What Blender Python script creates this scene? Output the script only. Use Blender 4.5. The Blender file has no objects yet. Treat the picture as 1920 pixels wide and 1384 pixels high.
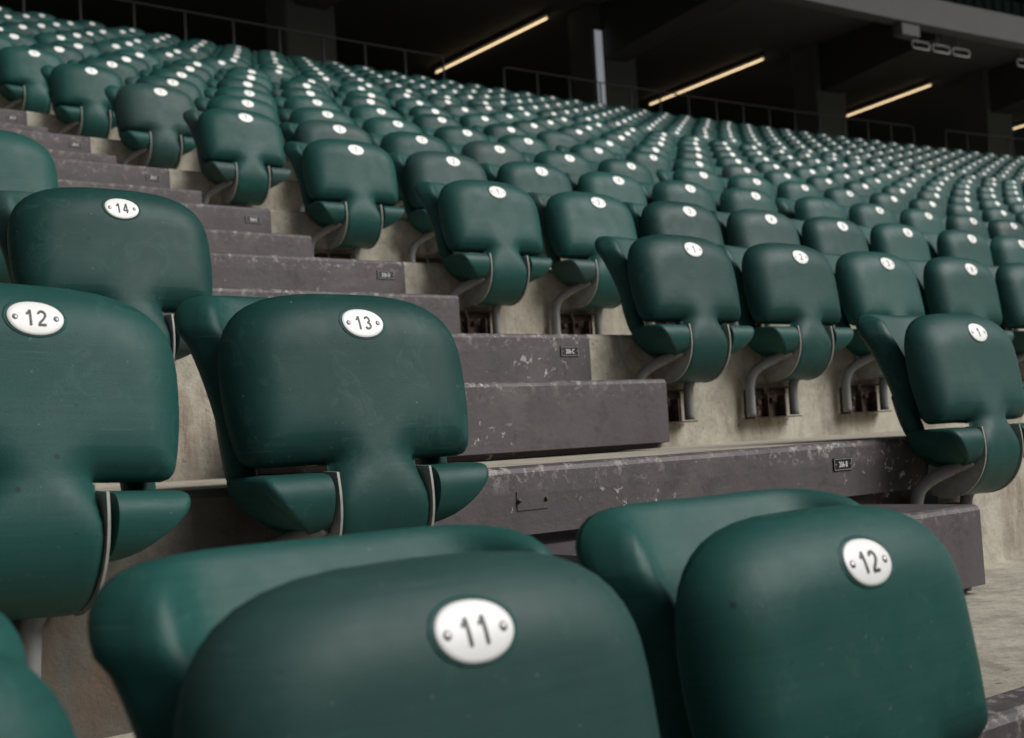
import bpy, math, random
import numpy as np
from mathutils import Vector, Matrix
random.seed(7)
sc = bpy.context.scene
C = sc.collection

# ------------------------------------------------------------------ camera
YAW, PITCH, ROLL = 0.69039, 0.05417, -0.0576
FPX, CAM = 2422.23, Vector((-2.86441, -1.68684, -0.194))
def cam_axes():
    cy, sy, cp, sp = math.cos(YAW), math.sin(YAW), math.cos(PITCH), math.sin(PITCH)
    f = Vector((sy*cp, cy*cp, sp)); r = Vector((cy, -sy, 0)); u = r.cross(f)
    c, s = math.cos(ROLL), math.sin(ROLL)
    return c*r + s*u, -s*r + c*u, f
AR, AU, AF = cam_axes()
cd = bpy.data.cameras.new('camera'); cam = bpy.data.objects.new('camera', cd); C.objects.link(cam)
m = Matrix((AR, AU, -AF)).transposed().to_4x4(); m.translation = CAM
cam.matrix_world = m
cd.sensor_fit = 'HORIZONTAL'; cd.sensor_width = 36; cd.lens = FPX/1920*36
cd.clip_start = 0.05; cd.clip_end = 3000
cd.dof.use_dof = True; cd.dof.focus_distance = 2.25; cd.dof.aperture_fstop = 6.0; cd.dof.aperture_blades = 7
sc.camera = cam
def px(P):
    D = Vector(P) - CAM; z = D.dot(AF)
    if z < 0.05: return None
    return 960 + FPX*D.dot(AR)/z, 692 - FPX*D.dot(AU)/z, z

# ------------------------------------------------------------------ world, sun, exposure
SUN_EL, SUN_AZ = math.radians(38), math.radians(138)      # azimuth clockwise from +y: light from the field, right
w = bpy.data.worlds.new('World'); sc.world = w; w.use_nodes = True
nt = w.node_tree; bg = nt.nodes['Background']
sky = nt.nodes.new('ShaderNodeTexSky'); sky.sky_type = 'NISHITA'; sky.sun_disc = False
sky.sun_elevation = SUN_EL; sky.sun_rotation = SUN_AZ
sky.air_density = 1.0; sky.dust_density = 4.0; sky.ozone_density = 1.0
nt.links.new(sky.outputs[0], bg.inputs[0]); bg.inputs[1].default_value = 0.05
sl = bpy.data.lights.new('sun', 'SUN'); sl.energy = 3.6; sl.angle = math.radians(38); sl.color = (1.0, 0.995, 0.985)
so = bpy.data.objects.new('sun', sl); C.objects.link(so); so.location = (0, -10, 30)
sd = Vector((math.sin(SUN_AZ)*math.cos(SUN_EL), math.cos(SUN_AZ)*math.cos(SUN_EL), math.sin(SUN_EL)))
so.rotation_euler = sd.to_track_quat('Z', 'Y').to_euler()
sc.view_settings.view_transform = 'Standard'; sc.view_settings.look = 'None'
sc.view_settings.exposure = -0.15; sc.view_settings.gamma = 1.0
sc.cycles.use_denoising = True
sc.cycles.max_bounces = 6; sc.cycles.diffuse_bounces = 3

# ------------------------------------------------------------------ materials
class NT:
    def __init__(s, name):
        s.m = bpy.data.materials.new(name); s.m.use_nodes = True; s.t = s.m.node_tree
        s.b = s.t.nodes['Principled BSDF']; s.tc = s.n('ShaderNodeTexCoord')
    def n(s, k, **kw):
        x = s.t.nodes.new(k)
        for a, v in kw.items(): setattr(x, a, v)
        return x
    def l(s, a, b): s.t.links.new(a, b)
    def noise(s, scale, detail=4, rough=.55, coord='Object', vec=None, dist=0):
        x = s.n('ShaderNodeTexNoise'); x.inputs['Scale'].default_value = scale; x.inputs['Detail'].default_value = detail
        x.inputs['Roughness'].default_value = rough; x.inputs['Distortion'].default_value = dist
        s.l(vec if vec is not None else s.tc.outputs[coord], x.inputs['Vector']); return x.outputs['Fac']
    def mapping(s, scale, coord='Object'):
        x = s.n('ShaderNodeMapping'); x.inputs['Scale'].default_value = scale; s.l(s.tc.outputs[coord], x.inputs['Vector']); return x.outputs[0]
    def ramp(s, fac, stops):
        x = s.n('ShaderNodeValToRGB'); e = x.color_ramp.elements
        while len(e) < len(stops): e.new(.5)
        for q, (p, c) in zip(e, stops): q.position = p; q.color = (c if len(c) == 4 else (*c, 1)) if isinstance(c, tuple) else (c, c, c, 1)
        s.l(fac, x.inputs[0]); return x.outputs[0]
    def mix(s, fac, a, b, mode='MIX'):
        x = s.n('ShaderNodeMix', data_type='RGBA', blend_type=mode)
        for k, v in ((0, fac), (6, a), (7, b)):
            if isinstance(v, (int, float)): x.inputs[k].default_value = v
            elif isinstance(v, tuple): x.inputs[k].default_value = (*v, 1)
            else: s.l(v, x.inputs[k])
        return x.outputs[2]
    def math(s, op, a, b=None):
        x = s.n('ShaderNodeMath', operation=op)
        for k, v in ((0, a), (1, b)):
            if v is None: continue
            if isinstance(v, (int, float)): x.inputs[k].default_value = v
            else: s.l(v, x.inputs[k])
        return x.outputs[0]
    def bump(s, h, strength, dist=.01):
        x = s.n('ShaderNodeBump'); x.inputs['Strength'].default_value = strength; x.inputs['Distance'].default_value = dist
        s.l(h, x.inputs['Height']); s.l(x.outputs[0], s.b.inputs['Normal'])
    def col(s, v):
        if isinstance(v, tuple): s.b.inputs['Base Color'].default_value = (*v, 1)
        else: s.l(v, s.b.inputs['Base Color'])
    def rough(s, v):
        if isinstance(v, (int, float)): s.b.inputs['Roughness'].default_value = v
        else: s.l(v, s.b.inputs['Roughness'])

def mat_plastic():
    k = NT('green_plastic'); oi = k.n('ShaderNodeObjectInfo'); rnd = oi.outputs['Random']
    base = k.ramp(rnd, [(0, (.010, .047, .041)), (.3, (.014, .069, .060)), (.6, (.019, .086, .075)), (.88, (.014, .062, .055)), (1, (.044, .078, .072))])
    # offset the pattern per seat so the wear does not repeat
    off = k.n('ShaderNodeVectorMath', operation='ADD'); k.l(k.tc.outputs['Object'], off.inputs[0])
    cx = k.n('ShaderNodeCombineXYZ'); k.l(k.math('MULTIPLY', rnd, 91.0), cx.inputs[0]); k.l(k.math('MULTIPLY', rnd, 37.0), cx.inputs[2]); k.l(cx.outputs[0], off.inputs[1])
    v = off.outputs[0]
    cloud = k.noise(7, 5, .6, vec=v)
    c = k.mix(k.ramp(cloud, [(.35, 0.0), (.8, .30)]), base, (.020, .086, .075))
    spk = k.noise(160, 2, .5, vec=v)
    c = k.mix(k.ramp(spk, [(.735, 0.0), (.76, .55)]), c, (.16, .21, .19))
    dk = k.noise(95, 2, .5, vec=v, dist=.3)
    c = k.mix(k.ramp(dk, [(.24, .6), (.28, 0.0)]), c, (.012, .03, .028))
    mp = k.n('ShaderNodeMapping'); mp.inputs['Scale'].default_value = (9, 9, 330); mp.inputs['Rotation'].default_value = (0, .5, 0); k.l(v, mp.inputs[0])
    scr = k.noise(1, 2, .5, vec=mp.outputs[0])
    c = k.mix(k.ramp(scr, [(.70, 0.0), (.75, .40)]), c, (.07, .15, .13))
    st2 = k.n('ShaderNodeMapping'); st2.inputs['Scale'].default_value = (5, 5, 160); k.l(v, st2.inputs[0])
    c = k.mix(k.ramp(k.noise(1, 5, .7, vec=st2.outputs[0]), [(.45, 0.0), (.75, .30)]), c, (.005, .034, .029))
    wm = k.noise(15, 3, .5, vec=v, dist=1.2)
    c = k.mix(k.ramp(wm, [(.60, 0.0), (.64, .26), (.66, .05), (.8, .12)]), c, (.05, .115, .10))
    vo = k.n('ShaderNodeTexVoronoi'); vo.inputs['Scale'].default_value = 17; k.l(v, vo.inputs['Vector'])
    sepc = k.n('ShaderNodeSeparateColor'); k.l(vo.outputs['Color'], sepc.inputs[0])
    spot = k.math('MULTIPLY', k.ramp(vo.outputs['Distance'], [(.05, .75), (.085, 0.0)]), k.ramp(sepc.outputs[0], [(.70, 0.0), (.72, 1.0)]))
    c = k.mix(spot, c, (.008, .022, .02))
    vp = k.n('ShaderNodeTexVoronoi'); vp.inputs['Scale'].default_value = 60; k.l(v, vp.inputs['Vector'])
    sp2 = k.n('ShaderNodeSeparateColor'); k.l(vp.outputs['Color'], sp2.inputs[0])
    sp3 = k.math('MULTIPLY', k.ramp(vp.outputs['Distance'], [(.05, .8), (.09, 0.0)]), k.ramp(sp2.outputs[1], [(.93, 0.0), (.94, 1.0)]))
    c = k.mix(sp3, c, (.20, .26, .24))
    k.col(c)
    k.rough(k.ramp(k.noise(18, 5, .6, vec=v), [(.3, .38), (.75, .54)]))
    k.b.inputs['Specular IOR Level'].default_value = .19
    fine = k.noise(900, 2, .5, vec=v)
    k.bump(k.math('ADD', fine, k.math('MULTIPLY', k.noise(12, 2, vec=v), 1.5)), .22, .002)
    return k.m
ZO_ = -0.24405
def mat_concrete(name, lo, hi, stain=(.10, .075, .05), far=False):
    k = NT(name)
    a = k.noise(2.2, 8, .65); b = k.noise(22, 6, .7)
    c = k.mix(a, lo, hi)
    c = k.mix(k.ramp(b, [(.35, .35), (.6, 0.0)]), c, tuple(x*.55 for x in lo))
    st = k.noise(1, 6, .7, vec=k.mapping((7, 7, 1.1)))
    c = k.mix(k.ramp(st, [(.50, 0.0), (.70, .45)]), c, stain)
    c = k.mix(k.ramp(k.noise(6, 8, .75, dist=.6), [(.50, 0.0), (.68, .6)]), c, (.15, .13, .10)); c = k.mix(k.ramp(k.noise(75, 4, .6), [(.62, 0.0), (.70, .5)]), c, (.12, .10, .08))
    pit = k.noise(130, 3, .6)
    c = k.mix(k.ramp(pit, [(.27, .8), (.33, 0.0)]), c, (.06, .05, .04))
    blot = k.noise(9, 4, .6, dist=.8)
    c = k.mix(k.ramp(blot, [(.66, 0.0), (.72, .7)]), c, (.12, .08, .05))
    c = k.mix(k.ramp(k.noise(34, 3, .55, dist=.4), [(.71, 0.0), (.735, .8)]), c, (.10, .08, .06))
    sp = k.n('ShaderNodeSeparateXYZ'); k.l(k.tc.outputs['Object'], sp.inputs[0])
    xm = k.math('ABSOLUTE', k.math('SUBTRACT', k.math('FRACT', k.math('MULTIPLY', k.math('ADD', sp.outputs[0], k.math('ADD', .328, k.math('MULTIPLY', k.noise(14, 3), .06))), 2.0)), .5))
    zf = k.math('FRACT', k.math('DIVIDE', k.math('SUBTRACT', sp.outputs[2], ZO_), .3390))
    mk = k.math('MULTIPLY', k.ramp(xm, [(.18, 1.0), (.30, 0.0)]), k.ramp(zf, [(.02, .25), (.20, 1.0), (.58, .8), (.70, 0.0)]))
    mk = k.math('MULTIPLY', mk, k.ramp(k.noise(1, 5, .7, vec=k.mapping((26, 26, 5))), [(.42, 0.0), (.68, .65)]))
    c = k.mix(mk, c, (.13, .065, .03))
    k.col(c); k.rough(.85); k.b.inputs['Specular IOR Level'].default_value = .25
    k.bump(k.math('ADD', k.noise(60, 6, .7), k.math('MULTIPLY', pit, .6)), .35, .006)
    return k.m
def mat_paint():
    k = NT('dark_stair_paint')
    a = k.noise(4, 6, .6); c = k.mix(a, (.050, .042, .046), (.092, .077, .082))
    st = k.noise(1, 5, .65, vec=k.mapping((9, 9, 1.4)))
    c = k.mix(k.ramp(st, [(.5, 0.0), (.72, .6)]), c, (.045, .037, .036))
    c = k.mix(k.ramp(k.noise(3.2, 7, .7, dist=.5), [(.54, 0.0), (.72, .55)]), c, (.135, .118, .108))
    c = k.mix(k.ramp(k.noise(13, 6, .75, dist=.7), [(.56, 0.0), (.66, .55)]), c, (.030, .025, .024))
    region = k.ramp(k.noise(2.6, 3, .5), [(.54, 0.0), (.66, 1.0)])
    chip = k.ramp(k.noise(36, 6, .7, dist=.5), [(.61, 0.0), (.63, 1.0)])
    c = k.mix(k.math('MULTIPLY', region, chip), c, (.52, .50, .46))
    c = k.mix(k.ramp(k.noise(70, 2, .5), [(.77, 0.0), (.785, .8)]), c, (.4, .38, .34))
    c = k.mix(k.ramp(k.noise(115, 2, .5), [(.25, .9), (.27, 0.0)]), c, (.02, .017, .015))
    # paint worn off the nosing: attribute 'edge' is 1 on the top edge strip
    at = k.n('ShaderNodeAttribute'); at.attribute_name = 'edge'
    ew = k.math('MULTIPLY', k.math('MULTIPLY', at.outputs['Fac'], k.ramp(k.noise(2.1, 3, .6), [(.38, .22), (.60, 1.0)])), k.ramp(k.noise(38, 6, .72), [(.53, 0.0), (.62, .85)]))
    c = k.mix(ew, c, (.36, .33, .30))
    k.col(c); k.rough(k.ramp(a, [(.3, .5), (.7, .75)]))
    k.bump(k.math('ADD', k.noise(55, 6, .7), k.math('MULTIPLY', k.noise(7, 3), 2)), .30, .005)
    return k.m
def mat_simple(name, col, rough=.6, var=.25, scale=6, metal=0, spec=.5, bump=0):
    k = NT(name); n = k.noise(scale, 5, .6)
    k.col(k.mix(n, tuple(c*(1-var) for c in col), tuple(min(1, c*(1+var)) for c in col)))
    k.rough(rough); k.b.inputs['Metallic'].default_value = metal; k.b.inputs['Specular IOR Level'].default_value = spec
    if bump: k.bump(k.noise(scale*9, 4), bump, .004)
    return k.m
def mat_white():
    k = NT('white_plate')
    oi = k.n('ShaderNodeObjectInfo'); c = k.ramp(oi.outputs['Random'], [(0, (.80, .80, .78)), (.5, (.86, .86, .85)), (1, (.83, .82, .78))])
    g = k.noise(60, 5, .7); c = k.mix(k.ramp(g, [(.60, 0.0), (.72, .35)]), c, (.50, .48, .42))
    k.col(c); k.rough(.38); return k.m
def mat_rust():
    k = NT('rusty_steel'); n = k.noise(26, 6, .7, dist=.6)
    k.col(k.ramp(n, [(.34, (.012, .010, .009)), (.44, (.032, .017, .010)), (.50, (.014, .012, .011)), (.56, (.085, .036, .014)), (.60, (.05, .035, .025)), (.64, (.30, .28, .25))]))
    k.rough(.8); k.bump(n, .5, .004); return k.m
def mat_tube():
    k = NT('grey_tube_paint')
    z = k.n('ShaderNodeSeparateXYZ'); k.l(k.tc.outputs['Object'], z.inputs[0])
    low = k.ramp(k.math('ADD', z.outputs[2], k.math('MULTIPLY', k.noise(30, 4), .08)), [(0, 0.0), (1, 0.0)])
    n = k.noise(24, 6, .7)
    c = k.mix(n, (.15, .15, .15), (.25, .25, .245))
    c = k.mix(k.ramp(k.noise(16, 6, .75, dist=.4), [(.60, 0.0), (.66, .9)]), c, (.10, .045, .02))
    k.col(c); k.rough(.5); return k.m
def mat_emit(name, col, st):
    k = NT(name); k.col(col); k.b.inputs['Emission Color'].default_value = (*col, 1); k.b.inputs['Emission Strength'].default_value = st; return k.m

M = dict(
    green=mat_plastic(),
    conc=mat_concrete('beige_concrete', (.33, .305, .25), (.62, .58, .48)),
    shaded_conc=mat_concrete('shaded_concrete', (.06, .056, .048), (.16, .15, .13), (.04, .033, .025)),  # darker concrete copy: shade on the lower-left risers put into the colour
    paint=mat_paint(),
    white=mat_white(),
    ink=mat_simple('black_ink', (.012, .012, .012), .5, .1),
    plate=mat_simple('grey_side_plate', (.30, .30, .28), .5, .5, 45),
    tube=mat_tube(), rust=mat_rust(),
    screw=mat_simple('steel_screw', (.36, .36, .35), .4, .3, 90, .6),
    black=mat_simple('black_plaque', (.012, .012, .013), .4, .2, 30),
    dkwall=mat_simple('dark_wall_paint', (.17, .175, .18), .95, .15, 1.5, spec=.1),
    dkcol=mat_simple('dark_column_paint', (.17, .175, .18), .9, .12, 1.5, spec=.2),
    beam=mat_simple('dark_beam_paint', (.09, .09, .09), .9, .15, 1.5, spec=.1),
    rail=mat_simple('dark_rail_paint', (.035, .035, .038), .7, .2, 8),
    fascia=mat_simple('grey_fascia_paint', (.135, .135, .142), .8, .12, 2.5, spec=.3),
    steel=mat_simple('pale_steel', (.5, .5, .5), .5, .1, 8),
    lamp=mat_emit('warm_tube_light', (1.0, .74, .42), 1.8),
    slit=mat_emit('gap_daylight_glow', (.50, .52, .58), .42),  # emission stands in for daylight showing through a gap
    field=mat_simple('field_grass', (.045, .07, .03), .9, .3, 3),
    mesh=mat_simple('dark_green_rail', (.003, .009, .008), .9, .2, 8, spec=.05),
)

# ------------------------------------------------------------------ mesh helpers
class MB:
    def __init__(s): s.v = []; s.f = []; s.mi = []; s.sm = []; s.ed = []
    def add(s, V, F, mi=0, smooth=False, edge=0.0):
        o = len(s.v); s.v += [tuple(map(float, p)) for p in V]
        s.f += [tuple(i+o for i in f) for f in F]; s.mi += [mi]*len(F); s.sm += [smooth]*len(F); s.ed += [edge]*len(V)
    def box(s, a, b, mi=0, bev=0, edge=0.0):
        x0, y0, z0 = a; x1, y1, z1 = b
        if not bev:
            V = [(x, y, z) for z in (z0, z1) for y in (y0, y1) for x in (x0, x1)]
            F = [(0, 2, 3, 1), (4, 5, 7, 6), (0, 1, 5, 4), (2, 6, 7, 3), (0, 4, 6, 2), (1, 3, 7, 5)]
            s.add(V, F, mi, False, edge); return
        import bmesh
        bm = bmesh.new(); bmesh.ops.create_cube(bm, size=1)
        for q in bm.verts: q.co = Vector(((x0+x1)/2+q.co.x*(x1-x0), (y0+y1)/2+q.co.y*(y1-y0), (z0+z1)/2+q.co.z*(z1-z0)))
        bmesh.ops.bevel(bm, geom=list(bm.edges), offset=bev, segments=2, affect='EDGES')
        bm.verts.index_update()
        s.add([q.co[:] for q in bm.verts], [tuple(q.index for q in f.verts) for f in bm.faces], mi, False, edge); bm.free()
    def grid(s, P, mi=0, flip=False, smooth=True, edge=None):
        n, m_ = len(P), len(P[0]); o = len(s.v)
        V = [p for r in P for p in r]; F = []
        for i in range(n-1):
            for j in range(m_-1):
                q = (i*m_+j, i*m_+j+1, (i+1)*m_+j+1, (i+1)*m_+j); F.append(q[::-1] if flip else q)
        s.add(V, F, mi, smooth)
    def tube(s, pts, r, n=10, mi=0, cap=True):
        pts = [Vector(p) for p in pts]; rings = []
        for i, p in enumerate(pts):
            t = (pts[min(i+1, len(pts)-1)] - pts[max(i-1, 0)]).normalized()
            a = t.orthogonal().normalized() if i == 0 else (a - t*a.dot(t)).normalized()
            b = t.cross(a); rr = r[i] if isinstance(r, (list, tuple)) else r
            rings.append([p + (a*math.cos(2*math.pi*k/n) + b*math.sin(2*math.pi*k/n))*rr for k in range(n)])
        V = [q for g in rings for q in g]; F = []
        for i in range(len(rings)-1):
            for k in range(n): F.append((i*n+k, i*n+(k+1) % n, (i+1)*n+(k+1) % n, (i+1)*n+k))
        if cap: F += [tuple(range(n))[::-1], tuple((len(rings)-1)*n+k for k in range(n))]
        s.add(V, F, mi, True)
    def mesh(s, name, mats):
        me = bpy.data.meshes.new(name); me.from_pydata(s.v, [], s.f)
        for q in mats: me.materials.append(q)
        me.polygons.foreach_set('material_index', s.mi); me.polygons.foreach_set('use_smooth', s.sm)
        if any(s.ed):
            a = me.attributes.new('edge', 'FLOAT', 'POINT'); a.data.foreach_set('value', s.ed)
        me.update(); return me
    def build(s, name, mats, parent=None, loc=(0, 0, 0), weld=False):
        if not isinstance(mats, (list, tuple)): mats = [mats]
        o = bpy.data.objects.new(name, s.mesh(name, mats)); C.objects.link(o); o.location = loc
        if parent: o.parent = parent
        return o
def tag(o, label=None, cat=None, group=None, kind=None):
    for k, v in (('label', label), ('category', cat), ('group', group), ('kind', kind)):
        if v: o[k] = v
    return o
def empty(name, loc, rz=0):
    o = bpy.data.objects.new(name, None); C.objects.link(o); o.location = loc; o.rotation_euler = (0, 0, rz)
    o.empty_display_size = .1; return o
def text_mesh(s, size, name='text', bold=0.0):
    cu = bpy.data.curves.new(name, 'FONT'); cu.body = s; cu.size = size; cu.align_x = 'CENTER'; cu.align_y = 'CENTER'
    cu.resolution_u = 4; cu.offset = bold; cu.space_character = 1.05
    o = bpy.data.objects.new(name, cu); C.objects.link(o)
    bpy.context.view_layer.update()
    me = bpy.data.meshes.new_from_object(o.evaluated_get(bpy.context.evaluated_depsgraph_get()))
    bpy.data.objects.remove(o); bpy.data.curves.remove(cu)
    V = np.array([v.co[:] for v in me.vertices]); F = [tuple(p.vertices) for p in me.polygons]
    V[:, 0] -= (V[:, 0].max()+V[:, 0].min())/2; V[:, 1] -= (V[:, 1].max()+V[:, 1].min())/2
    bpy.data.meshes.remove(me); return V, F

# ------------------------------------------------------------------ stand layout
D_, H_, H2 = 0.90057, 0.33774, 0.00062
YO, ZO = 0.12044, -0.24405          # riser face / tread above it, relative to a seat's number plate
BD, BH = 0.28253, 0.18866           # half-step block depth, height
PX = -0.335                          # right edge of the painted stair strip
LX = -1.60                           # left edge
XL0 = -1.7648
RMIN, RMAX = -3, 15
def rz_(r): return r*H_ + H2*r*r
def bend(x):  return 0.0 if x < 7 else -(x-7)**2/236.0
def bang(x):  return 0.0 if x < 7 else -math.atan(2*(x-7)/236.0)
def plate_pos(x, r): return Vector((x, r*D_ + bend(x), rz_(r)))

# ---- terrace: concrete risers and treads, painted stair strip
def xs_list():
    a = [-8.49, -4.5, LX, PX]; x = .5
    while x < 46: a.append(x); x += 1.0
    return a
def terrace():
    mb = MB()
    xs = xs_list(); ch = .012
    for r in range(RMIN, RMAX+1):
        z1 = rz_(r)+ZO; z0 = rz_(r-1)+ZO if r > RMIN else z1-.8
        y = r*D_+YO; yn = (r+1)*D_+YO if r < RMAX else y+21.0
        for a, b in zip(xs[:-1], xs[1:]):
            painted = abs(a-LX) < 1e-6
            if r == 0 and a == PX: a = -.04
            if r == 0 and b == PX: b = -.04
            if r > 0 and a == LX: a = LX+.15
            if r > 0 and b == LX: b = LX+.15
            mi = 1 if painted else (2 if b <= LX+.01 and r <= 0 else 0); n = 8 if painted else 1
            for q in range(n):
                u0 = a+(b-a)*q/n; u1 = a+(b-a)*(q+1)/n
                def P(x, yy, zz): return (x, yy+bend(x), zz)
                pr = ([(y+.04, z0, 0), (y+.04, z0+BH+.020, 0), (y, z0+BH+.024, 0)] if painted and r == 0 else [(y, z0, 0)])+[(y-.001, z1-.05, 0), (y, z1-ch, 1), (y+ch*.4, z1-ch*.3, 1), (y+ch, z1, 1), (y+.07, z1, 1), (y+.12, z1, 0), (yn, z1, 0)]
                for (ya, za, ea), (yb, zb, eb) in zip(pr[:-1], pr[1:]):
                    o = len(mb.v)
                    mb.add([P(u0, ya, za), P(u1, ya, za), P(u1, yb, zb), P(u0, yb, zb)], [(0, 1, 2, 3)], mi if not (za == zb and abs(ya-y) > .06) else 0)
                    if painted: mb.ed[o:o+4] = [ea, ea, eb, eb]
    o = mb.build('seating_terrace', [M['conc'], M['paint'], M['shaded_conc']]); tag(o, kind='structure'); return o
terrace()
mb = MB(); mb.box((-400, -400, -2.6), (600, 400, -2.5)); tag(mb.build('ground', M['field']), kind='structure')

mb = MB(); mb.box((-8.48, -2.20, rz_(-2)+ZO-.5), (24, -2.05, .30), 0, .02); tag(mb.build("shade_parapet", M["paint"]), 'dark unseen parapet behind the camera, added to shade the front seats', 'wall')  # unseen wall added behind the camera to cut low frontal light
# ---- half-step blocks in the stair aisle
ORD = ['zeroth', 'first', 'second', 'third', 'fourth', 'fifth', 'sixth', 'seventh', 'eighth', 'ninth', 'tenth', 'eleventh', 'twelfth', 'thirteenth', 'fourteenth', 'fifteenth', 'sixteenth', 'seventeenth', 'eighteenth', 'nineteenth', 'twentieth']
def ordn(n):
    if n <= 20: return ORD[n]
    t = {2: 'twenty', 3: 'thirty', 4: 'forty', 5: 'fifty'}[n//10]
    return {20: 'twentieth', 30: 'thirtieth', 40: 'fortieth', 50: 'fiftieth'}[n] if n % 10 == 0 else t+'-'+ORD[n % 10]
def block_mesh():
    mb = MB(); x0, x1 = LX+.17, -.325; n = 14; c = .012
    prof = [(0.035, .002, 0), (0.035, .014, 0), (0.0, .018, 0), (0, BH-.05, 0), (0, BH-c, 1), (c*.4, BH-c*.3, 1), (c, BH, 1), (.06, BH, 1), (.10, BH, 0), (BD+.037, BH, 0), (BD+.037, .002, 0)]
    rng = random.Random(3)
    for q in range(n):
        u0, u1 = x0+(x1-x0)*q/n, x0+(x1-x0)*(q+1)/n
        for (ya, za, ea), (yb, zb, eb) in zip(prof[:-1], prof[1:]):
            # the corner at the free end is chamfered
            o = len(mb.v)
            mb.add([(u0, ya, za), (u1, ya, za), (u1, yb, zb), (u0, yb, zb)], [(0, 1, 2, 3)], 0)
            mb.ed[o:o+4] = [ea, ea, eb, eb]
    for s, x in ((-1, x0), (1, x1)):
        ring = [(x, a, b) for a, b, _ in prof]; cap = [(x+s*.008, min(max(a, .010), BD+.03), min(max(b, .02), BH-.008)) for a, b, _ in prof]
        k = len(ring); mb.add(ring+cap, [((i, (i+1) % k, k+(i+1) % k, k+i) if s > 0 else (i, k+i, k+(i+1) % k, (i+1) % k)) for i in range(k)], 0)
        mb.add(cap, [tuple(range(k)) if s < 0 else tuple(range(k))[::-1]], 0)
    return mb.mesh('half_step', [M['paint']])
BMESH = block_mesh()
LET = {0: 'B', 1: 'C', 2: 'D', 3: 'E', 4: 'F', 5: 'G', 6: 'H', 7: 'J'}
for r in range(-1, 8):
    z = rz_(r-1)+ZO
    if px((-.6, r*D_+YO-BD, z+BH)) is None: continue
    o = bpy.data.objects.new('half_step', BMESH); C.objects.link(o); o.location = (0, r*D_+YO-BD, z+.001)
    lb = f'dark painted half step block in front of the riser with plaque 206-{LET[r]}' if r >= 0 else 'dark painted half step block lowest on the stairs'
    tag(o, lb, 'step', 'half step blocks up the stairs')
# ---- row plaques on the risers
def plaque(r):
    s = '206-'+LET[r]
    e = empty('row_plaque', (-.415, r*D_+YO-.0022, rz_(r)+ZO-.050))
    tag(e, f'small black row plaque reading {s} on the stair riser', 'plaque', 'row plaques up the stairs')
    mb = MB(); mb.box((-.034, -.0015, -.0145), (.034, .0012, .0145), 0, .0006); mb.build('plaque_plate', M['black'], e)
    mb = MB()
    for a, b in (((-.032, -.0125), (.032, -.0118)), ((-.032, .0118), (.032, .0125)), ((-.032, -.0118), (-.0313, .0118)), ((.0313, -.0118), (.032, .0118))):
        mb.box((a[0], -.0022, a[1]), (b[0], -.0013, b[1]))
    mb.build('border_line', M['steel'], e)
    V, F = text_mesh(s, .0155, bold=.0001); mb = MB()
    mb.add([(v[0]*.82, -.0025, v[1]*1.15) for v in V], F); mb.build('lettering', M['white'], e)
    for sx in (-1, 1):
        mb = MB(); mb.tube([(sx*.0275, -.0012, 0), (sx*.0275, -.0030, 0)], .0017, 8); mb.build('screw', M['screw'], e)
for r in range(0, 8): plaque(r)
# scar of an old plaque on the lowest riser
mb = MB(); mb.box((-1.38, YO-.0026, ZO-.080), (-1.305, YO-.0012, ZO-.045), 0, .0006)
scar = mb.build('patch_plate', M['paint']); tag(scar, 'bare painted blank plate on the riser right of seat 13', 'plate')
for sx in (-1.375, -1.31):
    mb = MB(); mb.tube([(sx, YO-.003, ZO-.062), (sx, YO-.006, ZO-.062)], .004, 8); mb.build('bolt', M['rust'], scar)

# ------------------------------------------------------------------ the seat (origin at number plate centre)
def catmull(P, n):
    P = [np.array(p, float) for p in P]; P = [2*P[0]-P[1]]+P+[2*P[-1]-P[-2]]; out = []
    for i in range(1, len(P)-2):
        for k in range(n):
            t = k/n; a, b, c, d = P[i-1:i+3]
            out.append(.5*((2*b)+(c-a)*t+(2*a-5*b+4*c-d)*t*t+(3*b-3*c+d-a)*t**3))
    out.append(P[-2]); return np.array(out)
PROF = catmull([(.010, .052), (0, 0), (-.014, -.1), (-.032, -.2), (-.043, -.262), (-.039, -.31), (-.018, -.353), (.018, -.383), (.062, -.394), (.105, -.388)], 16)   # (y, z)
ZT, ZB = .052, -.216
def half_w(z):
    if z >= ZT: return 0.0
    if z > -.10: return .221*max(0, 1-((z+.10)/(ZT+.10))**3.2)**(1/3.2)
    if z > ZB:
        w_ = .221-.018*((-.10-z)/.116)**2; c = .020
        if z < ZB+c: w_ -= c-math.sqrt(max(0, c*c-(ZB+c-z)**2))
        f = .014                                     # fillet into the stem
        return w_
    return STW
# arc-length samples along the profile, denser at the top and at the body's lower edge
def build_rows(dense):
    arc = np.concatenate([[0], np.cumsum(np.linalg.norm(np.diff(PROF, axis=0), axis=1))])
    def at(s): return np.array([np.interp(s, arc, PROF[:, 0]), np.interp(s, arc, PROF[:, 1])])
    sb = np.interp(ZT-ZB, ZT-PROF[:, 1][:80], arc[:80])
    n1, n2, n3 = (10, 22, 16) if dense else (6, 8, 5)
    S = list(.09*(1-np.cos(np.linspace(0, math.pi/2, n1)))) + list(np.linspace(.09, sb-.05, n1//2+1)[1:]) + list(sb-.05*np.cos(np.linspace(0, math.pi/2, n2))[1:]) 
    S[-1] = sb-1e-6
    S += list(sb+.003+.015*np.linspace(0, 1, n2//3)) + list(np.linspace(sb+.018, arc[-1], n3)[1:])
    rows = []
    for s in S:
        p = at(s); q = at(min(s+.004, arc[-1])); p0 = at(max(s-.004, 0)); t = (q-p0)/np.linalg.norm(q-p0)
        nrm = np.array([-t[1], t[0]])                # points to the inside (+y while going down)
        rows.append((s, p, nrm, half_w(p[1])))
    return rows, sb
STW = .0805
BND = None
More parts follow.
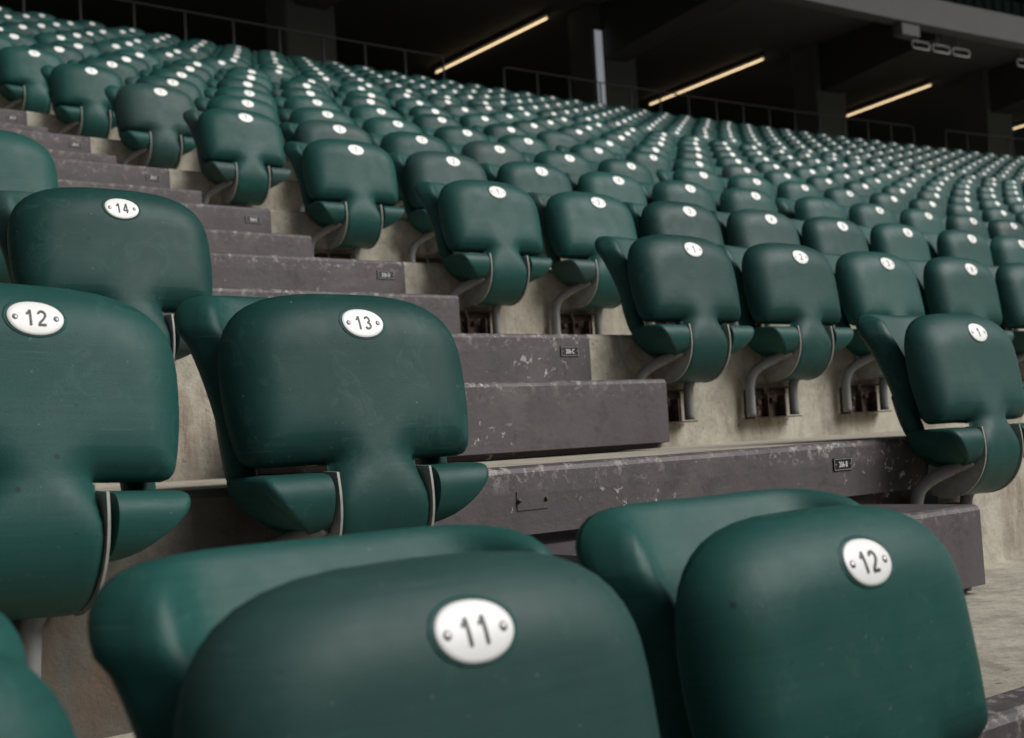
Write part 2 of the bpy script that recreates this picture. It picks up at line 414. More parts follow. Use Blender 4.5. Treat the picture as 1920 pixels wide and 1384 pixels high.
def boundary():
    zs = np.concatenate([ZT-.15*(1-np.cos(np.linspace(0, math.pi/2, 60))), np.linspace(-.10, ZB+.0001, 60)]); pts = [(half_w(z), z) for z in zs]
    pts += [(x, ZB) for x in np.linspace(half_w(ZB+.0001), half_w(ZB-.0001), 14)]
    pts += [(half_w(z), z) for z in np.linspace(ZB-.0001, -.62, 90)]
    return np.array(pts)
BND = boundary()
def dist(x, z):
    a = BND[:-1]; b = BND[1:]; p = np.array([abs(x), z]); ab = b-a
    t = np.clip(((p-a)*ab).sum(1)/np.maximum((ab*ab).sum(1), 1e-12), 0, 1)
    return np.sqrt((((a+ab*t[:, None])-p)**2).sum(1).min())
def roll(x, s, sb, z):
    zz = z if s < sb else ZB-(s-sb)
    d = dist(x, zz); t = min(1, max(0, (ZB+.02-zz)/.09)); t = t*t*(3-2*t)
    R = .074*(1-t)+.014*t; Dp = .055*(1-t)+.007*t
    u = max(0, 1-d/R); g = Dp*(1-math.sqrt(max(0, 1-u*u)))
    return g + .30*x*x*(1-t)
ROWS_HI, SB = build_rows(True); ROWS_LO, _ = build_rows(False)
def pan_y(x, z):
    s = float(np.interp(-z, -PROF[:, 1][:70], np.concatenate([[0], np.cumsum(np.linalg.norm(np.diff(PROF, axis=0), axis=1))])[:70]))
    y = float(np.interp(-z, -PROF[:, 1][:70], PROF[:, 0][:70]))
    return y + roll(x, s, SB, z)
def pan_mb(hi=True):
    mb = MB(); rows = ROWS_HI if hi else ROWS_LO; ni, no = (14, 13) if hi else (6, 3)
    body, stem = [], []
    for s, p, nr, wd in rows:
        inb = s < SB
        n = nr if p[1] < -.29 else np.array([1.0, 0.0])
        if -.29 <= p[1] < -.235:
            u = (-.235-p[1])/.055; n = np.array([1, 0])*(1-u)+nr*u; n /= np.linalg.norm(n)
        wi = min(STW, wd*.43) if inb else STW
        xi = [wi*(-1+2*j/ni) if inb and p[1] > ZB+.03 else wi*math.sin((-1+2*j/ni)*math.pi/2)*1.0 for j in range(ni+1)]
        if inb:
            u = min(1, max(0, (p[1]-(ZB+.0))/.03)); xi = [wi*((-1+2*j/ni)*u + math.sin((-1+2*j/ni)*math.pi/2)*(1-u)) for j in range(ni+1)]
        xo = [wi+(wd-wi)*math.sin(k/no*math.pi/2) for k in range(1, no+1)] if inb else []
        X = [-q for q in xo[::-1]]+xi+xo
        th = (.074 if inb else .034)
        fr, bk = [], []
        for x in X:
            g = min(th-.002, roll(x, s, SB, p[1])); a = p+n*g; b = p+n*th
            fr.append((x, a[0], a[1])); bk.append((x*.985, b[0], b[1]))
        (body if inb else stem).append((fr, bk))
    last = body[-1]; stem = [(last[0][no:no+ni+1], last[1][no:no+ni+1])]+stem
    for q in (0, 1):
        o = len(mb.v); mb.grid([L[q] for L in body], 0, flip=(q == 0))
        nb = len(body[0][0]); base = o+(len(body)-1)*nb+no; V = [p for L in stem[1:] for p in L[q]]; o2 = len(mb.v); F = []
        def ix(r_, c_): return base+c_ if r_ == 0 else o2+(r_-1)*(ni+1)+c_
        for r_ in range(len(stem)-1):
            for c_ in range(ni):
                f = (ix(r_, c_), ix(r_, c_+1), ix(r_+1, c_+1), ix(r_+1, c_)); F.append(f[::-1] if q == 0 else f)
        mb.v += [tuple(map(float, p)) for p in V]; mb.ed += [0.0]*len(V); mb.f += F; mb.mi += [0]*len(F); mb.sm += [True]*len(F)
    for L in (body, stem):
        mb.grid([[q[0][0] for q in L], [q[1][0] for q in L]], 0, flip=True)
        mb.grid([[q[0][-1] for q in L], [q[1][-1] for q in L]], 0)
    for a, b in ((0, no+1), (no+ni, len(last[0]))):
        mb.grid([last[0][a:b], last[1][a:b]], 0, flip=True)
    mb.grid([stem[-1][0], stem[-1][1]], 0, flip=True)
    return mb
def back_mb(hi=True):
    mb = MB()
    # upper shell: rounded outline, curved across, thick rolled rim
    zt, zb = .068, -.212
    def hw(z):
        if z > -.01: return .233*max(0, 1-((z+.01)/(zt+.01))**3.0)**(1/3.0)
        if z > -.18: return .233-.034*(((-.01-z)/.17)**.5)
        return .199-.02+math.sqrt(max(0, .02**2-(-.18-z)**2*(.02/.032)**2))
    zs = list(zt-.078*(1-np.cos(np.linspace(0, math.pi/2, 12 if hi else 5))))+list(np.linspace(-.01, -.18, 12 if hi else 4)[1:])+list(-.18-.032*np.sin(np.linspace(0, math.pi/2, 6 if hi else 3)))[1:]
    bd = np.array([(hw(z), z) for z in np.concatenate([zt-.078*(1-np.cos(np.linspace(0, math.pi/2, 50))), np.linspace(-.01, zb, 60)])]+[(x, zb) for x in np.linspace(.18, 0, 10)])
    def ds(x, z):
        a = bd[:-1]; b = bd[1:]; p = np.array([abs(x), z]); ab = b-a
        t = np.clip(((p-a)*ab).sum(1)/np.maximum((ab*ab).sum(1), 1e-12), 0, 1)
        return np.sqrt((((a+ab*t[:, None])-p)**2).sum(1).min())
    nx = 30 if hi else 8; A, B = [], []
    for z in zs:
        fr, bk = [], []; w_ = hw(z)
        for j in range(nx+1):
            x = w_*math.sin((-1+2*j/nx)*math.pi/2); d = ds(x, z)
            mid = .112 + .104*max(0, (z+.212)/.262)**1.45 - .40*x*x
            sd = min(1, max(0, (abs(x)-.12)/.07)); sd = sd*sd*(3-2*sd)
            R = .012+.012*sd; u = max(0, 1-d/R); th = (.008+.012*sd)*math.sqrt(max(0, 1-u*u))
            bol = .034*math.exp(-((abs(x)-(hw(min(z, -.01))-.046))/.027)**2)*min(1, max(0, (z+.26)/.12))*math.sqrt(max(0, 1-u*u))*min(1, (zt-z)/.03)**.5
            zz = z+.009-.012*max(0, 1-(x/.195)**2)*min(1, max(0, (z+.10)/.15))
            fr.append((x, mid-th-bol, zz)); bk.append((x, mid+th, zz))
        A.append(fr); B.append(bk)
    mb.grid(A, 0, flip=True); mb.grid(B, 0, flip=False)
    # lower wings curling forward beside the pan's stem, joined to the shell by a curved arm
    for sx in (-1, 1):
        n = 12 if hi else 5; rings = []
        sec = catmull([(.085, 0), (.03, .001), (-.022, -.001), (-.040, -.008), (-.049, -.026), (-.046, -.052), (-.028, -.080), (.015, -.094), (.075, -.090), (.092, -.05), (.085, 0)], 3 if hi else 1)[:-1]
        for i in range(n+1):
            s = i/n; s = math.sin(s*math.pi/2); bv = max(0, (s-.90)/.10); ring = []
            for y, z in sec:
                t = min(1, max(0, -z/.094)); fw = min(1, max(0, (.05-y)/.09)); fw = fw*fw*(3-2*fw)
                W = .206-.092*t**1.9
                yy = .035+(y-.035)*(1-.16*bv*bv); zz = -.047+(z+.047)*(1-.12*bv*bv)
                ring.append((sx*(.0960+s*(W-.0960)), yy, -.228+zz))
            rings.append(ring)
        V = [p for g in rings for p in g]; k = len(sec); F = []
        for i in range(n):
            for j in range(k):
                f = (i*k+j, i*k+(j+1) % k, (i+1)*k+(j+1) % k, (i+1)*k+j); F.append(f if sx < 0 else f[::-1])
        mb.add(V, F, 0, True)
        def Wf(y, z):
            t = min(1, max(0, -z/.094)); fw = min(1, max(0, (.05-y)/.09)); fw = fw*fw*(3-2*fw)
            return .206-.092*t**1.9
        caps = [rings[-1]]
        for sc_ in (.72, .45, .18, .01):
            ring = []
            for y, z in sec:
                yy = .035+(y-.035)*.84*sc_; zz = -.047+(z+.047)*.88*sc_
                ring.append((sx*(Wf(yy, zz)+.003*(1-sc_)), yy, -.228+zz))
            caps.append(ring)
        mb.grid([g+[g[0]] for g in caps], 0, flip=(sx > 0))
        mb.add(rings[0], [tuple(range(k))[::-1] if sx < 0 else tuple(range(k))], 0, False)
        mb.tube(catmull([(sx*.176, .112, -.140), (sx*.176, .100, -.185), (sx*.178, .082, -.225), (sx*.172, .070, -.252)], 3 if hi else 1), [.024]*7+[.022, .018, .012] if hi else [.024, .024, .022, .014], 10 if hi else 6)
    return mb
def side_mb(sx):
    mb = MB(); x0 = .0818; x1 = .0858
    c = [p for p in PROF if p[1] < -.226]
    out = [(p[0]-.002, p[1]-.001) for p in c][::2]; inn = [(.085, -.24)]
    poly = out+[(.12, -.36), (.105, -.30), (.07, -.25), (.0, -.226)]
    k = len(poly); V = [(sx*x0, a, b) for a, b in poly]+[(sx*x1, a, b) for a, b in poly]
    F = [tuple(range(k)), tuple(range(k, 2*k))[::-1]]+[((i+1) % k, i, k+i, k+(i+1) % k) for i in range(k)]
    if sx < 0: F = [f[::-1] for f in F]
    mb.add(V, F); return mb
def tube_mb(sx):
    mb = MB(); pts = catmull(([(-.095, -.012, -.305), (-.118, .020, -.322), (-.150, .055, -.342), (-.175, .078, -.368), (-.185, .086, -.405), (-.185, .088, -.44), (-.185, .088, -.505)] if sx < 0 else [(.094, .02, -.325), (.080, .045, -.345), (.055, .07, -.365), (.034, .084, -.395), (.030, .088, -.43), (.030, .088, -.505)]), 5)
    mb.tube([tuple(p) for p in pts], .0155, 12); return mb
def bracket_mb():
    mb = MB(); yf = YO-.001; bx = mb.box; tb = mb.tube
    mb.box = lambda a, b, *q: bx((a[0]-.078, a[1], a[2]), (b[0]-.078, b[1], b[2]), *q)
    mb.tube = lambda p, r, n: tb([(a[0]-.078, a[1], a[2]) for a in p], r, n)
    mb.box((-.100, yf-.008, -.508), (.100, yf, -.418), 0, .002)           # back plate on the riser
    mb.box((-.120, yf-.052, -.512), (.122, yf-.004, -.5085), 0, .001)        # bottom lip
    mb.box((-.094, yf-.026, -.4175), (.094, yf-.009, -.4125), 0, .001)
    mb.box((-.020, yf-.030, -.5080), (-.014, yf-.009, -.4180), 0, .001); mb.box((.052, yf-.040, -.5080), (.058, yf-.009, -.4400), 0, .001)
    mb.tube([(-.055, yf-.008, -.46), (-.055, yf-.024, -.46)], .011, 6); mb.tube([(.02, yf-.008, -.455), (.02, yf-.02, -.455)], .009, 6)
    return mb
def plate_ring(k, a=.0372, b=.0222, dz=0):
    pts = []
    for i in range(k):
        t = 2*math.pi*i/k; cx, sz = math.cos(t), math.sin(t)
        x = a*abs(cx)**.92*(1 if cx > 0 else -1); z = b*abs(sz)**.95*(1 if sz > 0 else -1)
        if z < 0: z *= 1.06; x *= 1-.06*(-sz)
        pts.append((x, z+dz))
    return pts
def nplate_mb(hi=True):
    mb = MB(); k = 40 if hi else 14; O = plate_ring(k); rings = []
    for sc_, off in ((1, -.0002), (1.0, -.0016), (.985, -.0021), (.84, -.0021), (.68, -.0021), (.52, -.0021), (.35, -.0021), (.17, -.0021)):
        rings.append([(x*sc_, pan_y(x*sc_, z*sc_)+off, z*sc_) for x, z in O])
    V = [p for g in rings for p in g]+[(0, pan_y(0, 0)-.0021, 0)]; F = []
    for i in range(len(rings)-1):
        for j in range(k): F.append((i*k+j, i*k+(j+1) % k, (i+1)*k+(j+1) % k, (i+1)*k+j))
    c = len(V)-1; n = len(rings)-1
    F += [(n*k+j, n*k+(j+1) % k, c) for j in range(k)]
    mb.add(V, F, 0, True); return mb
def recess_mb():
    mb = MB(); k = 40; O = plate_ring(k); G = []
    for sc_, off in ((1.02, .0004), (1.03, -.0004), (1.06, -.0012), (1.10, -.0009), (1.16, .0004)):
        G.append([(x*sc_, pan_y(x*sc_, z*sc_)+off, z*sc_) for x, z in O+[O[0]]])
    mb.grid(G, 0, flip=True); return mb
def screw_mb(sx):
    mb = MB(); c = pan_y(sx*.0265, 0)-.0021
    k = 14; G = []
    for rr, off in ((.0030, .0003), (.0030, -.0007), (.0021, -.0011), (.0001, -.0015)):
        ring = []
        for i in range(k+1):
            x = sx*.0268+rr*math.cos(2*math.pi*i/k); z = rr*math.sin(2*math.pi*i/k); ring.append((x, pan_y(x, z)-.0021+off, z))
        G.append(ring)
    mb.grid(G, 0, flip=False); return mb
def rim_mb(sx):
    mb = MB(); c = pan_y(sx*.0265, 0)-.0021; k = 14
    G = [[(sx*.0268+rr*math.cos(2*math.pi*i/k), pan_y(sx*.0268+rr*math.cos(2*math.pi*i/k), rr*math.sin(2*math.pi*i/k))-.0025, rr*math.sin(2*math.pi*i/k)) for i in range(k+1)] for rr in (.0038, .0029)]
    mb.grid(G, 0); return mb
def arcp(cx, cy, rx, ry, a0, a1, n=14):
    return [(cx+rx*math.cos(math.radians(a0+(a1-a0)*i/n)), cy+ry*math.sin(math.radians(a0+(a1-a0)*i/n))) for i in range(n+1)]
GLYPH = {
 '0': [arcp(.3, .5, .235, .435, 90, 450, 28)],
 '1': [[(.10, .73), (.24, .80), (.345, .985)], [(.355, 0), (.355, 1)]],
 '2': [arcp(.3, .70, .235, .235, 165, -30, 16)+[(.36, .40), (.16, .22), (.075, .065)], [(.03, .065), (.56, .065)]],
 '3': [arcp(.3, .735, .205, .20, 160, -90, 14), arcp(.29, .285, .235, .225, 95, -160, 16)],
 '4': [[(.41, .985), (.05, .30)], [(.03, .275), (.58, .275)], [(.42, 0), (.42, 1)]],
 '5': [[(.53, .93), (.16, .93), (.10, .52)], arcp(.29, .325, .235, .26, 130, -160, 18)],
 '6': [arcp(.31, .30, .225, .235, 0, 360, 20), arcp(.42, .42, .34, .52, 105, 190, 12)],
 '7': [[(.04, .93), (.56, .93)], [(.52, .90), (.35, .62), (.24, .30), (.20, 0)]],
 '8': [arcp(.3, .735, .195, .20, 0, 360, 20), arcp(.3, .285, .235, .225, 0, 360, 20)],
 '9': [arcp(.29, .70, .225, .235, 0, 360, 20), arcp(.18, .58, .34, .52, -75, 10, 12)]}
def ribbon(mb, pts, t, f):
    Q = [np.array(p, float) for p in pts]; P = [Q[0]]; L, R_ = [], []
    for a, b in zip(Q[:-1], Q[1:]):
        m_ = max(1, int(np.linalg.norm(b-a)/.12)); P += [a+(b-a)*(q+1)/m_ for q in range(m_)]
    for i, p in enumerate(P):
        d = P[min(i+1, len(P)-1)]-P[max(i-1, 0)]; d = d/np.linalg.norm(d); n = np.array([-d[1], d[0]])*t/2
        L.append(f(p+n)); R_.append(f(p-n))
    mb.grid([L, R_], 0, flip=False, smooth=False)
NUMM = {}
def num_mesh(n):
    if n not in NUMM:
        st = str(n); H = .0212; adv = .0160; mb = MB(); w0 = adv*len(st)
        for q, ch in enumerate(st):
            def f(p, q=q):
                x = -w0/2+adv*q+(p[0]-.3)*H*.93+adv/2; z = (p[1]-.5)*H
                return (x, pan_y(x, z)-.0029-.00003*k_, z)
            for k_, stv in enumerate(GLYPH[ch]): ribbon(mb, stv, .150, f)
        NUMM[n] = mb.mesh('number', [M['ink']])
    return NUMM[n]
PAN = {True: pan_mb(True).mesh('seat_pan', [M['green']]), False: pan_mb(False).mesh('seat_pan', [M['green']])}
BAK = {True: back_mb(True).mesh('backrest', [M['green']]), False: back_mb(False).mesh('backrest', [M['green']])}
SID = {s: side_mb(s).mesh('side_plate', [M['plate']]) for s in (-1, 1)}
TUB = {s: tube_mb(s).mesh('support_tube', [M['tube']]) for s in (-1, 1)}
BRK = bracket_mb().mesh('wall_bracket', [M['rust']])
NPL = {h: nplate_mb(h).mesh('number_plate', [M['white']]) for h in (True, False)}
REC = recess_mb().mesh('plate_recess', [M['green']])
def bolt_mb(sx):
    mb = MB(); mb.tube([(sx*.0858, -.012, -.278), (sx*.0905, -.012, -.278)], .0085, 6); mb.tube([(sx*.0905, -.012, -.278), (sx*.0935, -.012, -.278)], .0045, 8); return mb
BLT = {s: bolt_mb(s).mesh('pivot_bolt', [M['screw']]) for s in (-1, 1)}
SCR = {s: screw_mb(s).mesh('screw', [M['screw']]) for s in (-1, 1)}
SRM = {s: rim_mb(s).mesh('screw_gap', [M['ink']]) for s in (-1, 1)}

rs = random.Random(11)
def make_seat(pos, ang, num, label, group, depth, plated=True, dark=False, tilt=None):
    hi = depth < 6.5
    e = empty('stadium_seat', pos, ang); tag(e, label, 'seat', group)
    def part(name, me, parent=e):
        o = bpy.data.objects.new(name, me); C.objects.link(o); o.parent = parent; return o
    pan = part('seat_pan', PAN[hi]); part('backrest', BAK[hi])
    tl = (rs.uniform(-.012, .012) if tilt is None else tilt)
    fold = 0 if depth < 4 else math.radians(rs.gauss(0, 1.0) if rs.random() < .9 else rs.uniform(-4, 5))
    def folded(o):
        Rm = Matrix.Rotation(fold, 3, 'X'); pv = Vector((0, .05, -.33)); o.rotation_euler = (fold, 0, 0); o.location = pv-Rm@pv
    folded(pan)
    e.rotation_euler = (0, tl*.5, ang+tl)
    if depth < 9:
        for s in (-1, 1):
            sp_ = part('side_plate', SID[s]); part('support_tube', TUB[s])
            if depth < 5: part('pivot_bolt', BLT[s], sp_)
        part('wall_bracket', BRK)
    if plated:
        npl = part('number_plate', NPL[hi]); folded(npl)
        if depth < 9:
            part('number', num_mesh(num), npl)
        if depth < 5:
            part('plate_recess', REC, pan)
            for s in (-1, 1): part('screw', SCR[s], npl); part('screw_gap', SRM[s], npl)
    else:
        part('plate_recess', REC, pan)
    return e
# enumerate the seats
cand = []
def seen(P):
    best = False
    for dx in (-.24, 0, .24):
        for dz in (-.4, -.2, .05):
            q = px((P.x+dx, P.y, P.z+dz))
            if q and -5 < q[0] < 1925 and -5 < q[1] < 1389: best = True
    return best
for r in range(-1, RMAX+1):
    for i in range(0, 70):
        x = i*.5
        if r >= 3 and i >= 6: x += .12
        elif i >= 6: x += .05
        if r >= 10: x += .19
        if r >= 4 and i > 1: x += rs.uniform(-.012, .012)
        P = plate_pos(x, r)
        if not seen(P): continue
        cand.append(dict(P=P, r=r, num=i+1, side='R', a=bang(x), d=(P-CAM).dot(AF)))
    if r <= 3:
        for k in range(0, 5):
            x = XL0-k*.5; P = plate_pos(x, r)
            if seen(P): cand.append(dict(P=P, r=r, num=13+r-k, side='L', a=0, d=(P-CAM).dot(AF)))
MISSING = [(3, 7), (6, 8)]
cand.sort(key=lambda c: c['d'])
near, far = cand[:300], cand[300:]
byrow = {}
for c in near:
    byrow.setdefault((c['side'], c['r']), []).append(c)
for v in byrow.values(): v.sort(key=lambda c: c['P'].x)
special = {('L', -1, 11): 'large green seat with plate 11 in the foreground, bottom centre of the photo',
           ('L', -1, 12): 'green foreground seat with plate 12, beside the bottom of the stairs',
           ('L', -1, 10): 'green seat cut off by the bottom left corner of the photo',
           ('L', 0, 13): 'green seat with plate 13, left of the stairs',
           ('L', 0, 12): 'green seat with plate 12, just left of seat 13',
           ('L', 1, 14): 'green seat with plate 14, behind seats 12 and 13',
           ('L', 2, 15): 'green seat behind seat 14, cut off by the left edge of the photo'}
for c in near:
    k = (c['side'], c['r'], c['num'])
    row = byrow[k[:2]]; rank = row.index(c)+1; plated = (c['r'], c['num']) not in MISSING
    st = 'folded green seat' if plated else 'folded dark green seat with its number plate missing'
    if k in special: lb = special[k]
    elif c['side'] == 'L': lb = f"green seat left of the stairs, {ordn(c['num'])} in the row {['below', 'of', 'behind', 'two behind', 'three behind'][c['r']+1]} seat 13"
    elif c['r'] <= 6: lb = f"{st}, {ordn(c['num'])} from the stairs in the row at plaque 206-{LET[c['r']]}" if plated else f"{st}, {ordn(c['num'])} from the stairs in row 206-{LET[c['r']]}"
    else:
        n = RMAX-c['r']+1
        rowtxt = 'in the topmost row' if n == 1 else f'in the {ordn(n)} row from the top'
        lb = f"{st}, {ordn(rank)} from the photo's left edge {rowtxt}"
    grp = 'folded green seats in rows' + (' left of the stairs' if c['side'] == 'L' else ' right of the stairs')
    P = c['P'].copy()
    if k == ('L', -1, 10): P.x += .010
    e_ = make_seat(P, c['a'], c['num'], lb, grp, c['d'], plated, tilt=0 if c['d'] < 5 else None)
    if k == ('L', -1, 10): e_.rotation_euler = (0, 0, .10)
    if k == ('L', 0, 12): e_.rotation_euler = (0, .055, 0); e_.location.x -= .006
# the seats beyond the three hundred that show largest: one object
if far:
    parts = [(PAN[False], 0), (BAK[False], 0), (NPL[False], 1)]; mb = MB()
    for c in far:
        T = Matrix.Translation(c['P']) @ Matrix.Rotation(c['a'], 4, 'Z')
        for me, mi in parts:
            mb.add([(T @ v.co)[:] for v in me.vertices], [tuple(p.vertices) for p in me.polygons], mi, True)
    o = mb.build('distant_seats', [M['green'], M['white']]); tag(o, 'mass of folded green seats farthest off at the upper right', 'seats', kind='stuff')
print('seats', len(cand), 'near', len(near), 'far', len(far), 'far depth', far[0]['d'] if far else None)

# ------------------------------------------------------------------ concourse behind the top row, under the upper deck
ZF = rz_(15)+ZO
def arc_pts(x0, x1, y, st=1.0):
    n = max(1, int(math.ceil((x1-x0)/st))); return [(x0+(x1-x0)*i/n, y+bend(x0+(x1-x0)*i/n)) for i in range(n+1)]
def arc_box(mb, x0, x1, y0, y1, z0, z1, mi=0, st=2.0):
    A = arc_pts(x0, x1, y0, st); B = arc_pts(x0, x1, y1, st)
    for i in range(len(A)-1):
        a, b, c, d = A[i], A[i+1], B[i+1], B[i]
        V = [(a[0], a[1], z0), (b[0], b[1], z0), (c[0], c[1], z0), (d[0], d[1], z0), (a[0], a[1], z1), (b[0], b[1], z1), (c[0], c[1], z1), (d[0], d[1], z1)]
        F = [(0, 3, 2, 1), (4, 5, 6, 7), (0, 1, 5, 4), (2, 3, 7, 6)]
        if i == 0: F.append((0, 4, 7, 3))
        if i == len(A)-2: F.append((1, 2, 6, 5))
        mb.add(V, F, mi)
mb = MB(); arc_box(mb, -8.48, 46, 34, 34.4, ZF-1, 14.0); tag(mb.build('back_wall', M['dkwall']), kind='structure')
mb = MB(); arc_box(mb, -8.48, 46, 13.0, 33.99, 8.30, 8.60)
tag(mb.build('concourse_ceiling', M['dkwall']), kind='structure')
mb = MB(); mb.box((-8.8, -14, -2.49), (-8.5, 34, 15.4)); tag(mb.build('sky_block_wall', M['dkwall']), kind='structure')  # unseen wall added at the left to block sky light from that side
# columns
def column(x, label, wd=.95, y=17.0):
    e = empty('concrete_column', (x, y+bend(x), ZF), bang(x)); tag(e, label, 'column', 'columns at the back of the stand')
    mb = MB(); mb.box((-wd/2, -.35, 0), (wd/2, .35, 3.33), 0, .02); mb.build('shaft', M['dkcol'], e)
    mb = MB(); mb.box((-wd/2-.012, -.362, 0), (wd/2+.012, .362, 1.15), 0, .01); mb.build('base_casing', M['dkcol'], e)
    return e
colx = [(8.36, 'dark square column behind the rail, leftmost of the row'), (15.18, 'dark column with a pale lit vertical slit in it'), (21.42, 'dark column right of the second strip light'), (27.16, 'dark column near the right edge of the photo'), (1.2, 'dark column outside the left edge'), (36.6, 'dark column farthest right')]
for x, lb in colx[:4]: column(x, lb, 1.15 if x > 10 and x < 20 else .95)
# daylight gap in the second column, imitated by a glowing panel
cx = 14.735
sl_ = empty('gap_glow', (cx, 17.0+bend(cx)-.375, ZF), bang(cx)); sl_.location.x += .0; tag(sl_, 'narrow pale vertical glow panel standing in for a daylight gap in a dark column at the back', 'gap')
mb = MB(); mb.box((-.098, -.010, .3), (.098, .008, 2.80)); mb.build('glow_panel', M['slit'], sl_)
mb = MB()
for a, b in (((-.115, -.02, .28), (-.099, .008, 2.82)), ((.099, -.02, .28), (.115, .008, 2.82)), ((-.098, -.02, 2.801), (.098, .008, 2.82))): mb.box(a, b)
mb.build('frame', M['rail'], sl_)
# raker beams under the upper deck, one over each column, out to the fascia
for k, (x, lb) in enumerate([(8.36, 'leftmost'), (15.18, 'second'), (21.42, 'third'), (27.16, 'rightmost')]):
    e = empty('roof_beam', (x, 17.0+bend(x), 7.5), bang(x))
    lab = ['dark beam under the upper deck above the leftmost column', 'dark sloping beam under the upper deck above the column with the lit slit', 'dark beam behind the small framed lamps under the grey fascia', 'dark beam at the upper deck near the right edge of the photo'][k]
    mb = MB()
    V = [(-.3, -3.9, .0), (.3, -3.9, .0), (.3, .36, -.35), (-.3, .36, -.35), (-.3, -3.9, .78), (.3, -3.9, .78), (.3, .36, .78), (-.3, .36, .78)]
    mb.add(V, [(0, 3, 2, 1), (4, 5, 6, 7), (0, 1, 5, 4), (1, 2, 6, 5), (2, 3, 7, 6), (3, 0, 4, 7)]); mb.build('girder', M['beam'], e)
    tag(e, lab, 'beam', 'beams under the upper deck')
# upper deck: fascia, deck slab, railing
YF = 12.35
ud = empty('upper_deck', (18, YF, 7.2)); tag(ud, 'grey concrete edge of the upper deck over the top rows', 'upper deck')
def udpart(name, mb, mt):
    o = mb.build(name, mt, ud); o.location = (-18, -YF, -7.2); return o
mb = MB(); arc_box(mb, 4, 44, YF, YF+.30, 7.22, 7.765); udpart('fascia', mb, M['fascia'])
mb = MB(); arc_box(mb, 4, 44, YF+.302, 13.0, 7.60, 7.779); arc_box(mb, 4, 44, 13.0, 13.2, 7.6, 8.298); udpart('soffit', mb, M['dkwall'])
mb = MB()
for k in range(9): arc_box(mb, 4, 44, 12.9+k*.9, 12.9+(k+1)*.9-.003, 8.61+k*.5-(.02 if k else 0), 9.1+k*.5)
udpart('upper_terrace', mb, M['mesh'])
mb = MB(); mb.box((-9, -1.0, 20.0), (50, 34, 20.4)); tag(mb.build('sky_block_canopy', M['dkwall']), 'unseen dark canopy added high above the stand to block overhead sky', 'roof')  # unseen slab added to keep overhead sky light off the seats
ur = empty('upper_railing', (18, YF+.15, 7.86)); tag(ur, 'dark green barred railing on top of the grey fascia', 'railing')
mb = MB(); bars = MB(); x = 9.0
while x < 30:
    y = YF+.16+bend(x); bars.box((x-.008, y-.012, 7.78), (x+.008, y+.012, 8.66)); x += .30
mb = MB(); arc_box(mb, 4, 44, YF+.19, YF+.205, 7.80, 8.66, st=1.0); o = mb.build('netting', M['mesh'], ur); o.location = (-18, -YF-.15, -7.86)
o = bars.build('bars', M['mesh'], ur); o.location = (-18, -YF-.15, -7.86); o['kind'] = 'stuff'
for z in (8.66, 8.2):
    mb = MB(); arc_box(mb, 9, 30, YF+.13, YF+.19, z, z+.05, st=1.0); o = mb.build('rail_bar', M['mesh'], ur); o.location = (-18, -YF-.15, -7.86)
# hanging box and framed lamps below the fascia
def at_px(X, Y, Yp):
    D = AR*((X-960)/FPX) - AU*((Y-692)/FPX) + AF
    t = (Yp-CAM.y)/D.y; return CAM + D*t
b0 = Vector((18.55, YF+.16+bend(18.55), 7.0))
mb = MB(); mb.box((-.26, -.12, -.03), (.26, .10, .218), 0, .01); o = mb.build('junction_box', M['fascia'], None, b0); o.rotation_euler.z = bang(18.55)
tag(o, 'grey box hanging under the fascia left of the framed lamps', 'box')
lampx = [19.15, 19.75, 20.35, 22.35, 22.95]
lname = ['leftmost', 'second from the left', 'third from the left', 'fourth from the left, at the right edge', 'rightmost']
for k, x in enumerate(lampx):
    e = empty('frame_lamp', (x, YF+.30+bend(x), 6.93), bang(x)); tag(e, f'small pale rectangular lamp frame under the fascia, {lname[k]}', 'lamp', 'framed lamps under the fascia')
    mb = MB(); mb.tube([(-.22, 0, .07), (.22, 0, .07), (.25, 0, .04), (.25, 0, -.04), (.22, 0, -.07), (-.22, 0, -.07), (-.25, 0, -.04), (-.25, 0, .04), (-.22, 0, .07)], .013, 6, cap=False); mb.build('frame', M['steel'], e)
    mb = MB(); mb.box((-.02, .06, .056), (.02, .10, .68)); mb.build('hanger', M['dkcol'], e)
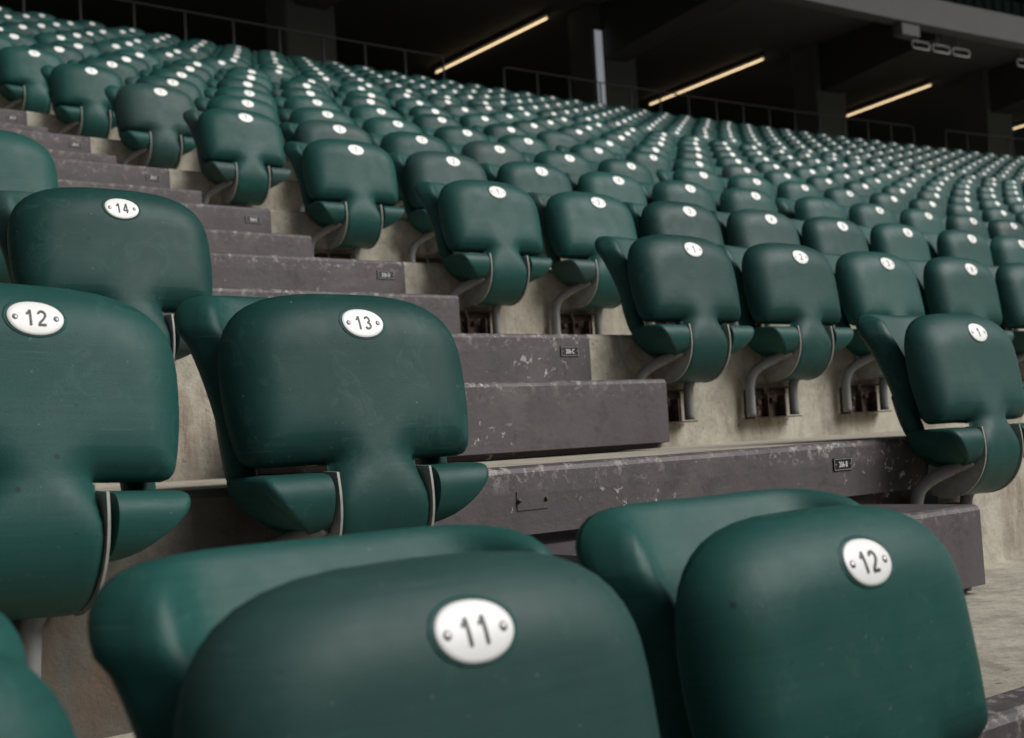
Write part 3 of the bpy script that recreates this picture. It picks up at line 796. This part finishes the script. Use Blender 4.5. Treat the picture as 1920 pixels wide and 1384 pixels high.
# strip lights on the ceiling, running away from the field
def strip(xn, yn, L, ang, label, z=8.16):
    d = Vector((math.sin(ang), math.cos(ang), 0)); e = empty('strip_light', (xn, yn, z)); e.rotation_euler = (0, 0, -ang)
    tag(e, label, 'light', 'warm strip lights under the upper deck')
    mb = MB(); mb.tube([(0, 0, 0), (0, L, 0)], .019, 10); mb.build('light_tube', M['lamp'], e)
    mb = MB(); mb.box((-.03, -.03, -.03), (.03, -.001, .05)); mb.build('end_cap', M['steel'], e)
    mb = MB(); mb.box((-.05, -.02, .045), (.05, L, .139)); mb.build('housing', M['dkwall'], e)
LIGHTS = [((1028, 33), (818, 136), 'warm strip light behind the top row, leftmost of the lit ones'), ((1433, 110), (1219, 196), 'warm strip light between the column with the slit and the next column'), ((1747, 159), (1571, 224), 'warm strip light, third from the left'), ((1990, 214), (1880, 248), 'warm strip light cut off by the right edge of the photo')]
def at_z(X, Y, z):
    D = AR*((X-960)/FPX) - AU*((Y-692)/FPX) + AF
    t = (z-CAM.z)/D.z; return CAM + D*t
for a, b, lb in LIGHTS:
    A = at_z(*a, 8.16); B = at_z(*b, 8.16); v = B-A
    strip(A.x, A.y, v.length*(1.0), math.atan2(v.x, v.y), lb)
# guard rail along the back of the top row
def rail(x0, x1, n, label):
    e = empty('guard_rail', (x0, 14.3, ZF)); tag(e, label, 'railing', 'guard rails behind the top row')
    xs = [x0+(x1-x0)*i/(n-1) for i in range(n)]; zt = 5.87-ZF
    def L(x, z): return (x-x0, bend(x), z)
    pts = [L(x0, zt-.06), L(x0+.04, zt-.015), L(x0+.09, zt)]+[L(x, zt) for x in np.linspace(x0+.2, x1-.2, 2*n)]+[L(x1-.09, zt), L(x1-.04, zt-.015), L(x1, zt-.06)]
    mb = MB(); mb.tube(pts, .013, 8); mb.build('top_rail', M['rail'], e)
    for x in xs:
        mb = MB(); mb.tube([L(x, 0), L(x, zt-.02)], .017, 8); mb.build('post', M['rail'], e)
rail(1.3, 9.28, 12, 'thin dark guard rail behind the top row at the left')
rail(10.48, 20.95, 16, 'thin dark guard rail behind the top row in the middle')
rail(21.95, 30.3, 13, 'thin dark guard rail behind the top row at the right')
